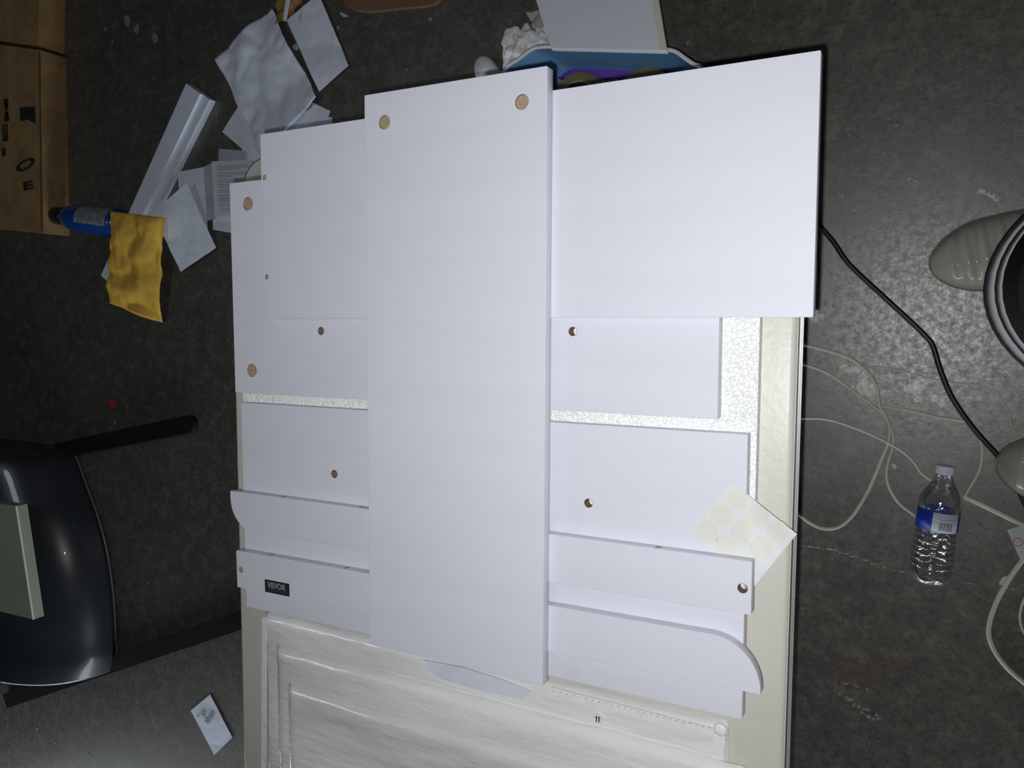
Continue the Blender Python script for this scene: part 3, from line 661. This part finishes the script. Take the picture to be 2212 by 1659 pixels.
paper('tissue_square', 'flattened grey-white tissue square left of the leaning white panel', 'tissue', [(1143, 33), (1172, 18), (1182, 60), (1158, 70)], 0.004, 0.012, m=mat('tissue_grey', (0.42, 0.42, 0.42), 0.8, .2, 40), n=20, freq=22)
bm = bmesh.new(); bmesh.ops.create_uvsphere(bm, u_segments=32, v_segments=20, radius=1)
for v in bm.verts:
    x, y, z = v.co; v.co = Vector((x * .026 + (.010 if y < -0.1 else 0) * min(1, -y * 1.4 if y < 0 else 0), y * .040, z * .022 + .02 - .004 * math.exp(-((y + .25) / .18) ** 2)))
me = bpy.data.meshes.new('pad'); bm.to_mesh(me); bm.free()
fp = link('foam_pad', me, mat('pad_white', (0.62, 0.63, 0.66), 0.7), label='smooth white bean-shaped pad just past the end of the long board', cat='pad', smooth=True)
p = pix(1052, 158, .02); fp.location = (p.x, p.y, 0); fp.rotation_euler = (0, 0, 0.5)

# ------------------------------------------------------------------ cables
def cable(name, label, pts, r, m, flat=1.0, z=None, ends=None, group=None):
    z = r * flat if z is None else z
    r *= (1.25 if m is CABLEW else 1.1); z *= (1.25 if m is CABLEW else 1.1); P = smooth_path([pix(p[0], p[1], (p[2] if len(p) > 2 else z)) for p in pts], 8)
    return link(name, tube(P, r, 10, flat=flat), m, label=label, cat='cable', group=group, smooth=True)
cable('power_cable', 'thick black cable running across the floor from under the boards to the shoe',
      [(1735, 440), (1770, 487), (1800, 522), (1822, 555), (1845, 582), (1900, 633), (1960, 688), (1998, 725), (2015, 747), (2030, 795), (2052, 850), (2080, 895), (2115, 940), (2155, 984), (2178, 1020), (2202, 1062), (2225, 1110)], 0.0042, CABLEB)
cable('white_cable', 'white cable making the biggest loop beside the table edge',
      [(1700, 735), (1742, 746), (1785, 757), (1835, 774), (1870, 800), (1893, 835), (1900, 875), (1918, 912), (1920, 950), (1903, 995), (1875, 1060), (1842, 1113), (1812, 1138), (1780, 1142), (1750, 1130), (1729, 1114), (1700, 1090)], 0.0026, CABLEW, z=0.0028)
cable('white_cable', 'white cable curling down to the left side of the labelled water bottle',
      [(1700, 775), (1742, 789), (1785, 805), (1835, 838), (1880, 872), (1912, 900), (1928, 935), (1928, 965), (1916, 1010), (1918, 1045), (1940, 1085), (1978, 1115)], 0.0020, CABLEW, z=0.0022)
cable('white_cable', 'white cable crossing to the neck of the labelled water bottle',
      [(1700, 905), (1739, 904), (1790, 907), (1850, 926), (1905, 950), (1948, 975), (1975, 1000), (1990, 1022), (2014, 1040)], 0.0018, CABLEW, z=0.0064)
cable('white_cable', 'white cable passing under the black cable then bending back to the bottle shoulder',
      [(1890, 872), (1905, 878), (1960, 886), (2030, 902), (2085, 911), (2108, 930), (2121, 965), (2117, 1010), (2100, 1045), (2083, 1074)], 0.0020, CABLEW, z=0.0020)
cable('white_cable', 'thicker straight white cable from the bottle to the right edge', [(2080, 1072), (2140, 1100), (2212, 1136), (2240, 1150)], 0.0033, CABLEW)
cable('thin_wire', 'thin pale wire looping then running up to the translucent shoe',
      [(1888, 900), (1868, 880), (1850, 850), (1849, 820), (1868, 798), (1900, 793), (1950, 802), (2010, 818), (2060, 826), (2115, 832), (2155, 850), (2176, 885), (2184, 920), (2192, 948)], 0.0013, CABLEW, z=0.0013)
cable('white_cable', 'broad white cable curving at the lower right edge',
      [(2225, 1195), (2205, 1215), (2180, 1250), (2155, 1295), (2140, 1335), (2136, 1370), (2148, 1405), (2175, 1442), (2212, 1475), (2235, 1490)], 0.0033, CABLEW)
cable('thin_wire', 'short bit of thin wire at the right edge, inside the broad curve', [(2225, 1275), (2210, 1300), (2203, 1330), (2207, 1355), (2222, 1385)], 0.0017, CABLEW)

# ------------------------------------------------------------------ water bottle
def glass():
    m = bpy.data.materials.new('clear_pet'); m.use_nodes = True; nt = m.node_tree; N = nt.nodes; N.remove(N['Principled BSDF'])
    tr = N.new('ShaderNodeBsdfTransparent'); tr.inputs[0].default_value = (0.93, 0.94, 0.94, 1)
    gl = N.new('ShaderNodeBsdfGlossy'); gl.inputs['Roughness'].default_value = 0.09
    fr = N.new('ShaderNodeFresnel'); fr.inputs[0].default_value = 1.45
    ad = N.new('ShaderNodeMath'); ad.operation = 'MULTIPLY_ADD'; ad.inputs[1].default_value = 1.6; ad.inputs[2].default_value = 0.07
    mx = N.new('ShaderNodeMixShader'); df = N.new('ShaderNodeBsdfDiffuse'); df.inputs[0].default_value = (.6, .62, .64, 1); mx2 = N.new('ShaderNodeMixShader')
    lw = N.new('ShaderNodeLayerWeight'); lw.inputs[0].default_value = .25
    m2 = N.new('ShaderNodeMath'); m2.operation = 'MULTIPLY'; m2.inputs[1].default_value = .6
    tc = N.new('ShaderNodeTexCoord'); n = N.new('ShaderNodeTexNoise'); n.inputs['Scale'].default_value = 70; bp = N.new('ShaderNodeBump'); bp.inputs['Distance'].default_value = .004; bp.inputs['Strength'].default_value = .8
    L = nt.links.new
    L(tc.outputs['Object'], n.inputs[0]); L(n.outputs[0], bp.inputs['Height']); L(bp.outputs[0], gl.inputs['Normal'])
    L(fr.outputs[0], ad.inputs[0]); L(ad.outputs[0], mx.inputs[0]); L(lw.outputs['Facing'], m2.inputs[0]); L(m2.outputs[0], mx2.inputs[0])
    L(tr.outputs[0], mx2.inputs[1]); L(df.outputs[0], mx2.inputs[2]); L(mx2.outputs[0], mx.inputs[1]); L(gl.outputs[0], mx.inputs[2])
    L(mx.outputs[0], N['Material Output'].inputs[0]); return m
PET = glass()
p0, p1 = pix(2043, 1006, .033), pix(2005, 1256, .033)
ax = p1 - p0; Lh = ax.length; rotw = ax.to_track_quat('Z', 'Y').to_matrix().to_4x4()
wb = empty('water_bottle', p0, 'clear plastic water bottle with blue label, lying empty among the cables', 'bottle')
prof = [(0.0125, .06), (0.0130, .09), (0.0145, .115), (0.024, .20), (0.0315, .27), (0.0330, .31), (0.0325, .35), (0.0320, .36), (0.0320, .53), (0.0305, .545)]
for k in range(30):
    z = .56 + .32 * k / 29; prof.append((0.0305 + .0022 * (z - .56) / .32 + .0014 * math.sin(k * 1.3), z))
prof += [(0.0330, .91), (0.0325, .95), (0.028, .99), (0.020, 1.0), (0.012, .975), (0.004, .965)]
def lobed(me, n=36):
    return me
me = lathe([(r, z * Lh) for r, z in prof], 40)
for v in me.vertices:
    z = v.co.z / Lh
    if z > .9: 
        a = math.atan2(v.co.y, v.co.x); s = 1 - .05 * (1 + math.cos(5 * a)) * (z - .9) / .1; v.co.x *= s; v.co.y *= s
me.transform(rotw); link('bottle_body', me, PET, wb, smooth=True)
me = lathe([(0.0135, 0), (0.0145, .001), (0.0145, .066 * Lh), (0.0138, .07 * Lh)], 30); me.transform(rotw)
link('cap', me, mat('white_cap', (0.50, 0.51, 0.60), 0.45), wb, label='white screw cap', smooth=False)
vdir = rotw.to_3x3().inverted() @ Vector((0, .12, 1)); a0 = math.atan2(vdir.y, vdir.x)
def wrap(a_0, a_1, z_0, z_1, r, m, name, label=None, parent=wb, skew=0.0):
    V = []; Fc = []; n = max(3, int(abs(a_1 - a_0) / 6))
    for rr in (r, r + .0003):
        for k in range(n + 1):
            a = math.radians(a_0 + (a_1 - a_0) * k / n) + a0
            for z in (z_0, z_1): V.append((rr * math.cos(a), rr * math.sin(a), z * Lh))
    o_ = 2 * (n + 1)
    for k in range(n): Fc += [[2 * k, 2 * k + 1, 2 * k + 3, 2 * k + 2], [o_ + 2 * k, o_ + 2 * k + 2, o_ + 2 * k + 3, o_ + 2 * k + 1], [2 * k, 2 * k + 2, o_ + 2 * k + 2, o_ + 2 * k], [2 * k + 1, o_ + 2 * k + 1, o_ + 2 * k + 3, 2 * k + 3]]
    me = me_from(V, Fc); me.transform(rotw); return link(name, me, m, parent, label, smooth=True)
LB = mat('label_blue', (0.008, 0.03, 0.30), 0.4, 0.1, 20); LW = mat('label_white', (0.42, 0.44, 0.50), 0.5, 0.05, 20)
SG = 1
lbw = wrap(-180, 180, .37, .535, .0324, LB, 'label_wrap', 'blue wrapped label')
# white barcode panel faces up, toward the right-hand side
side = rotw.to_3x3().inverted() @ Vector((1, 0, 0)); sa = math.degrees(math.atan2(side.y, side.x) - a0); sa = (sa + 180) % 360 - 180; sg = 1 if sa > 0 else -1
wrap(sg * -14, sg * 62, .372, .533, .0328, LW, 'barcode_panel', None, lbw)
V = []; Fc = []; a = 5
widths = [1.2, .6, 1.8, .6, .8, 1.6, .6, 1.1, 2.0, .6, .9, .6, 1.4, .7]
for w in widths:
    b0 = len(V)
    for rr in (.0331, .0333):
        for aa, z in ((a, .445), (a + w, .445), (a + w, .515), (a, .515)):
            A_r = math.radians(sg * aa) + a0; V.append((rr * math.cos(A_r), rr * math.sin(A_r), z * Lh))
    Fc += [[b0, b0 + 1, b0 + 2, b0 + 3], [b0 + 4, b0 + 5, b0 + 6, b0 + 7]] + [[b0 + i, b0 + (i + 1) % 4, b0 + 4 + (i + 1) % 4, b0 + 4 + i] for i in range(4)]
    a += w + 1.7
me = me_from(V, Fc); me.transform(rotw); link('barcode', me, INK, lbw, kind='stuff')
wrap(sg * -1, sg * 50, .42, .428, .0331, mat('label_print', (.2, .2, .22), .5), 'print_line', None, lbw)

# ------------------------------------------------------------------ small things at right
tg = paper('paper_tag', 'white printed tag with a red circle at the right edge', 'tag', [(2175, 1145), (2232, 1128), (2262, 1190), (2206, 1213)], 0.008, 0.001, n=10, m=mat('tag_paper', (0.36, 0.38, 0.38), 0.7))
q = pix(2199, 1171, .0095) - Vector(tg.location); me = ring_me(0.0075, 0.0058, 0, 0.0005, 28); me.transform(Matrix.Translation(q)); link('red_ring', me, mat('red_ink', (0.36, 0.10, 0.09), .6), tg)
V = []; Fc = []
for (x0, y0, x1, y1) in ((2184, 1152, 2218, 1143), (2188, 1160, 2220, 1151), (2202, 1186, 2225, 1180), (2206, 1194, 2228, 1187), (2196, 1170, 2202, 1171)):
    a, b = pix(x0, y0, .0096) - Vector(tg.location), pix(x1, y1, .0096) - Vector(tg.location); s = Vector((0, .0010, 0)); b0 = len(V)
    for z in (0, .0004): V += [tuple(v + Vector((0, 0, z))) for v in (a - s, b - s, b + s, a + s)]
    Fc += [[b0, b0 + 1, b0 + 2, b0 + 3], [b0 + 4, b0 + 5, b0 + 6, b0 + 7]] + [[b0 + i, b0 + (i + 1) % 4, b0 + 4 + (i + 1) % 4, b0 + 4 + i] for i in range(4)]
link('printed_lines', me_from(V, Fc), INKG, tg, kind='stuff')
ragged('plastic_clip', 'small white clip beside the broad curved cable', 'clip', [(2158, 1262), (2166, 1248), (2178, 1246), (2168, 1262)], 0, .004, CABLEW, 0)
ragged('foam_crumb', 'small white crumb on the floor left of the bottle cap', 'crumb', [(1926, 1003), (1932, 1001), (1938, 1009), (1931, 1013)], 0, .006, mat('crumb_white', (.42, .42, .38), .7), 0)
V = []; Fc = []
def fleck(x, y, s):
    p = pix(x, y); b0 = len(V); n = 5
    for z in (0, .0009):
        for k in range(n):
            a = 2 * math.pi * k / n + x; r = s * (0.6 + .4 * ((k * 7 + int(x)) % 3) / 2); V.append((p.x + r * math.cos(a), p.y + r * math.sin(a), z))
    Fc.append([b0 + k for k in range(n)][::-1]); Fc.append([b0 + n + k for k in range(n)]); Fc.extend([[b0 + k, b0 + (k + 1) % n, b0 + n + (k + 1) % n, b0 + n + k] for k in range(n)])
for x, y, s in ((1920, 256, .003), (1936, 271, .004), (1832, 279, .002), (1836, 293, .0025), (1866, 297, .002), (1845, 373, .003), (1934, 393, .003), (2070, 230, .0015), (2037, 390, .003),
                (1795, 485, .003), (1733, 1313, .003), (1486, 93, .004), (145, 267, .006), (930, 42, .007), (610, 18, .005), (468, 248, .006), (878, 150, .004), (730, 60, .006), (1798, 885, .002),
                (248, 912, .006), (240, 925, .006), (320, 1260, .004), (330, 1198, .003), (80, 1575, .006), (120, 1605, .006), (192, 1630, .006), (290, 705, .004), (275, 45, .02), (295, 62, .015), (335, 82, .018),
                (228, 62, .008), (243, 90, .006), (1833, 705, .003), (1800, 425, .004), (1900, 1600, .002), (2205, 1458, .0015)): fleck(x, y, s)
for _ in range(60): fleck(random.uniform(1770, 2212), random.uniform(0, 1659), random.uniform(.0006, .0016))
for _ in range(40): fleck(random.uniform(265, 900), random.uniform(620, 1600), random.uniform(.001, .0025))
link('grit_flecks', me_from(V, Fc), mat('grit', (0.22, 0.22, 0.2), 0.8), label='tiny pale grit flecks scattered over the concrete floor', cat='debris', kind='stuff')

# ------------------------------------------------------------------ the person standing at the right
def person():
    toe1, toe2 = pix(2006, 575, .03), pix(2151, 1000, .03)
    d1 = Vector((math.cos(.22), math.sin(.22), 0)); d2 = Vector((math.cos(-.12), math.sin(-.12), 0))
    e = empty('person', (0.30, -0.03, 0), 'person standing at right edge in black shorts with white hem stripes and glossy grey shoes', 'person')
    O = Vector(e.location)
    a1, a2 = toe1 + d1 * .235, toe2 + d2 * .235
    sk = {'pel': (.33, -.04, .92), 'sp': (.35, -.05, 1.10), 'ch': (.37, -.05, 1.30), 'nk': (.37, -.05, 1.46), 'hd': (.340, -.05, 1.565), 'hm': (.346, -.05, 1.63), 'ht': (.352, -.05, 1.70),
          'h1': (.31, .05, .88), 'k1': (.178, .040, .48), 'a1': (a1.x, a1.y, .10), 'f1': tuple((a1 - d1 * .12).xy) + (.045,),
          'h2': (.33, -.14, .88), 'k2': (.25, -.20, .48), 'a2': (a2.x, a2.y, .10), 'f2': tuple((a2 - d2 * .12).xy) + (.045,),
          's1': (.37, .12, 1.40), 'e1': (.42, .22, 1.14), 'w1': (.40, .23, .90), 'g1': (.395, .23, .85),
          's2': (.37, -.22, 1.40), 'e2': (.42, -.32, 1.14), 'w2': (.40, -.33, .90), 'g2': (.395, -.33, .85)}
    rad = {'pel': .125, 'sp': .115, 'ch': .13, 'nk': .05, 'hd': .070, 'hm': .088, 'ht': .055, 'h1': .085, 'k1': .056, 'a1': .036, 'f1': .030, 'h2': .085, 'k2': .056, 'a2': .036, 'f2': .030,
           's1': .058, 'e1': .042, 'w1': .028, 'g1': .032, 's2': .058, 'e2': .042, 'w2': .028, 'g2': .032}
    ed = [('pel', 'sp'), ('sp', 'ch'), ('ch', 'nk'), ('nk', 'hd'), ('hd', 'hm'), ('hm', 'ht'), ('pel', 'h1'), ('h1', 'k1'), ('k1', 'a1'), ('a1', 'f1'), ('pel', 'h2'), ('h2', 'k2'), ('k2', 'a2'), ('a2', 'f2'),
          ('ch', 's1'), ('s1', 'e1'), ('e1', 'w1'), ('w1', 'g1'), ('ch', 's2'), ('s2', 'e2'), ('e2', 'w2'), ('w2', 'g2')]
    for s, w in ((1, 'g1'), (2, 'g2')):
        gx, gy, gz = sk[w]; sd = 1 if s == 1 else -1
        for i, (dx, ln) in enumerate(((-.030, .062), (-.010, .074), (.010, .070), (.028, .055))):
            a, b = f'fa{s}{i}', f'fb{s}{i}'; sk[a] = (gx + dx, gy, gz - .055); sk[b] = (gx + dx - .004, gy - sd * .012, gz - .05 - ln); rad[a] = rad[b] = .0085; ed += [(w, a), (a, b)]
        a, b = f'ta{s}', f'tb{s}'; sk[a] = (gx - .040, gy - sd * .012, gz - .015); sk[b] = (gx - .050, gy - sd * .018, gz - .055); rad[a] = .011; rad[b] = .009; ed += [(w, a), (a, b)]
    keys = list(sk); me = bpy.data.meshes.new('body'); me.from_pydata([Vector(sk[k]) - O for k in keys], [(keys.index(a), keys.index(b)) for a, b in ed], []); me.update()
    SKIN = mat('skin', (0.42, 0.27, 0.20), 0.55, 0.06, 20)
    b = link('body', me, SKIN, e); mod = b.modifiers.new('skin', 'SKIN'); mod.use_smooth_shade = True; b.modifiers.new('sub', 'SUBSURF').levels = 2; b.modifiers['sub'].render_levels = 2
    for i, k in enumerate(keys): me.skin_vertices[0].data[i].radius = (rad[k], rad[k]); me.skin_vertices[0].data[i].use_root = (k == 'pel')
    # shoes
    SH = bpy.data.materials.new('translucent_shoe'); SH.use_nodes = True; nt = SH.node_tree; N = nt.nodes; pb = N['Principled BSDF']
    pb.inputs['Base Color'].default_value = (0.50, 0.48, 0.42, 1); pb.inputs['Roughness'].default_value = 0.06; pb.inputs['Coat Weight'].default_value = .3; pb.inputs['Coat Roughness'].default_value = .04
    tr = N.new('ShaderNodeBsdfTransparent'); mx = N.new('ShaderNodeMixShader'); mx.inputs[0].default_value = .55
    nt.links.new(tr.outputs[0], mx.inputs[1]); nt.links.new(pb.outputs[0], mx.inputs[2]); nt.links.new(mx.outputs[0], N['Material Output'].inputs[0])
    SOLE = mat('shoe_sole', (0.045, 0.043, 0.04), 0.5)
    for toe, d in ((toe1, d1), (toe2, d2)):
        s_ = Vector((-d.y, d.x, 0)); V = []; Fc = []; n = 40; ms = 80
        for i in range(ms + 1):
            u = i / ms; L = .30
            w = .058 * (math.sin(min(1, u / .30) * math.pi / 2) ** .55) * (1 - .22 * max(0, (u - .42) / .58)) + .001
            h = .028 + .045 * (1 - math.exp(-u * 7)) + .030 * max(0, u - .35)
            if u > .94: w *= math.sqrt(max(.02, 1 - ((u - .94) / .06) ** 2)); 
            h = h * (math.sin(min(1, u / .12) * math.pi / 2) ** .5) if u < .12 else h
            if .10 < u < .55: h += .0055 * math.cos((u - .10) / .085 * 2 * math.pi)
            c = toe + d * (u * L) - O
            for k in range(n):
                a = 2 * math.pi * k / n; cx_, sz = math.cos(a), math.sin(a)
                x = w * cx_; z = h * math.sqrt(max(0, 1 - abs(cx_) ** 3.4)) if sz > 0 else 0.0
                V.append(Vector((c.x, c.y, 0)) + s_ * x + Vector((0, 0, .004 + max(z, 0))))
        for i in range(ms):
            for k in range(n): Fc.append([i * n + k, i * n + (k + 1) % n, (i + 1) * n + (k + 1) % n, (i + 1) * n + k])
        Fc.append(list(range(n))[::-1]); Fc.append([ms * n + k for k in range(n)])
        sh = link('shoe', me_from(V, Fc), SH, e, smooth=True)
        Q = []
        for i in range(ms + 1): Q.append(V[i * n] + (V[i * n] - V[i * n + n // 2]).normalized() * .002)
        for i in range(ms, -1, -1): Q.append(V[i * n + n // 2] - (V[i * n] - V[i * n + n // 2]).normalized() * .002)
        link('sole', prism([(v.x, v.y) for v in Q], 0.0, 0.006), SOLE, sh)
    # shorts
    BK = mat('black_jersey', (0.010, 0.012, 0.012), 0.8, 0.2, 60, 0.4, 700); WS = mat('white_stripe', (0.33, 0.33, 0.34), 0.7, 0.05, 60)
    def leg(hc, hip, stripes):
        prof = [(0, .124), (.006, .1222), (.016, .1192), (.020, .1179), (.027, .1161), (.10, .108), (.25, .110), (.40, .115)]
        segs = [(0, 1, BK), (1, 2, WS), (2, 3, BK), (3, 4, WS), (4, 7, BK)]
        n = 48
        def ringp(dz, r):
            t = dz / .40; c = Vector(hc).lerp(Vector(hip), t) - O
            return [c + Vector((r * 1.0 * math.cos(2 * math.pi * k / n) * (1 + .05 * math.cos(4 * math.pi * k / n)), r * math.sin(2 * math.pi * k / n), 0)) for k in range(n)]
        root = None
        for a, b_, mm in segs:
            V = []; Fc = []
            for j in range(a, b_ + 1): V += ringp(*prof[j])
            V += [v * 1 for v in []]
            mrows = b_ - a + 1
            for j in range(mrows - 1):
                for k in range(n): Fc.append([j * n + k, j * n + (k + 1) % n, (j + 1) * n + (k + 1) % n, (j + 1) * n + k])
            me = me_from(V, Fc); o = link('shorts_leg' if mm is BK and a == 4 else ('hem_stripe' if mm is WS else 'hem_band'), me, mm, e, smooth=True)
            so = o.modifiers.new('thick', 'SOLIDIFY'); so.thickness = .002
            if mm is WS: o['label'] = 'white hem stripe'
    leg((.172, .038, .50), (.30, .06, .90), True); leg((.262, -.205, .50), (.34, -.14, .90), True)
    def loft(name, rings, m):
        n = 40; V = []; Fc = []
        for x, y, z, rx, ry in rings:
            for k in range(n): a = 2 * math.pi * k / n; V.append(Vector((x + rx * math.cos(a), y + ry * math.sin(a), z)) - O)
        for j in range(len(rings) - 1):
            for k in range(n): Fc.append([j * n + k, j * n + (k + 1) % n, (j + 1) * n + (k + 1) % n, (j + 1) * n + k])
        o = link(name, me_from(V, Fc), m, e, smooth=True); o.modifiers.new('thick', 'SOLIDIFY').thickness = .003; return o
    loft('shorts_waist', [(.32, -.04, .80, .12, .19), (.33, -.045, .90, .14, .20), (.34, -.05, 1.02, .135, .18)], BK)
    SHIRT = mat('dark_shirt', (0.03, 0.03, 0.035), 0.85, .1, 50)
    loft('shirt', [(.34, -.05, .95, .145, .20), (.35, -.05, 1.12, .14, .19), (.37, -.05, 1.30, .15, .215), (.375, -.05, 1.42, .12, .20), (.372, -.05, 1.47, .075, .10), (.372, -.05, 1.485, .06, .065)], SHIRT)
    # hair and face
    hc = Vector((.350, -.05, 1.635)) - O
    bm = bmesh.new(); bmesh.ops.create_uvsphere(bm, u_segments=28, v_segments=18, radius=.098)
    bmesh.ops.delete(bm, geom=[v for v in bm.verts if v.co.z < .0 and v.co.x < .02 or v.co.z < -.05], context='VERTS')
    for v in bm.verts: v.co = Vector((v.co.x * 1.05 + .012, v.co.y * .92, v.co.z * 1.05)) + hc
    me = bpy.data.meshes.new('hair'); bm.to_mesh(me); bm.free(); link('hair', me, mat('dark_hair', (.02, .015, .01), .6), e, smooth=True)
    me = lathe([(.004, .030), (.009, .008), (.013, -.004), (.006, -.010)], 12); me.transform(Matrix.Translation(hc + Vector((-.082, 0, -.058)))); link('nose', me, SKIN, e, smooth=True)
    link('mouth', tube([hc + Vector((-.072, y, -.092)) for y in (-.022, 0, .022)], .005, 8), mat('lips', (.35, .15, .12), .5), e)
    for sy in (-1, 1):
        me = lathe([(.001, -.009), (.009, -.006), (.011, 0), (.009, .006), (.001, .009)], 14); me.transform(Matrix.Translation(hc + Vector((-.073, sy * .030, -.030)))); link('eye', me, mat('eye_white', (.6, .6, .6), .2), e, smooth=True)
person()
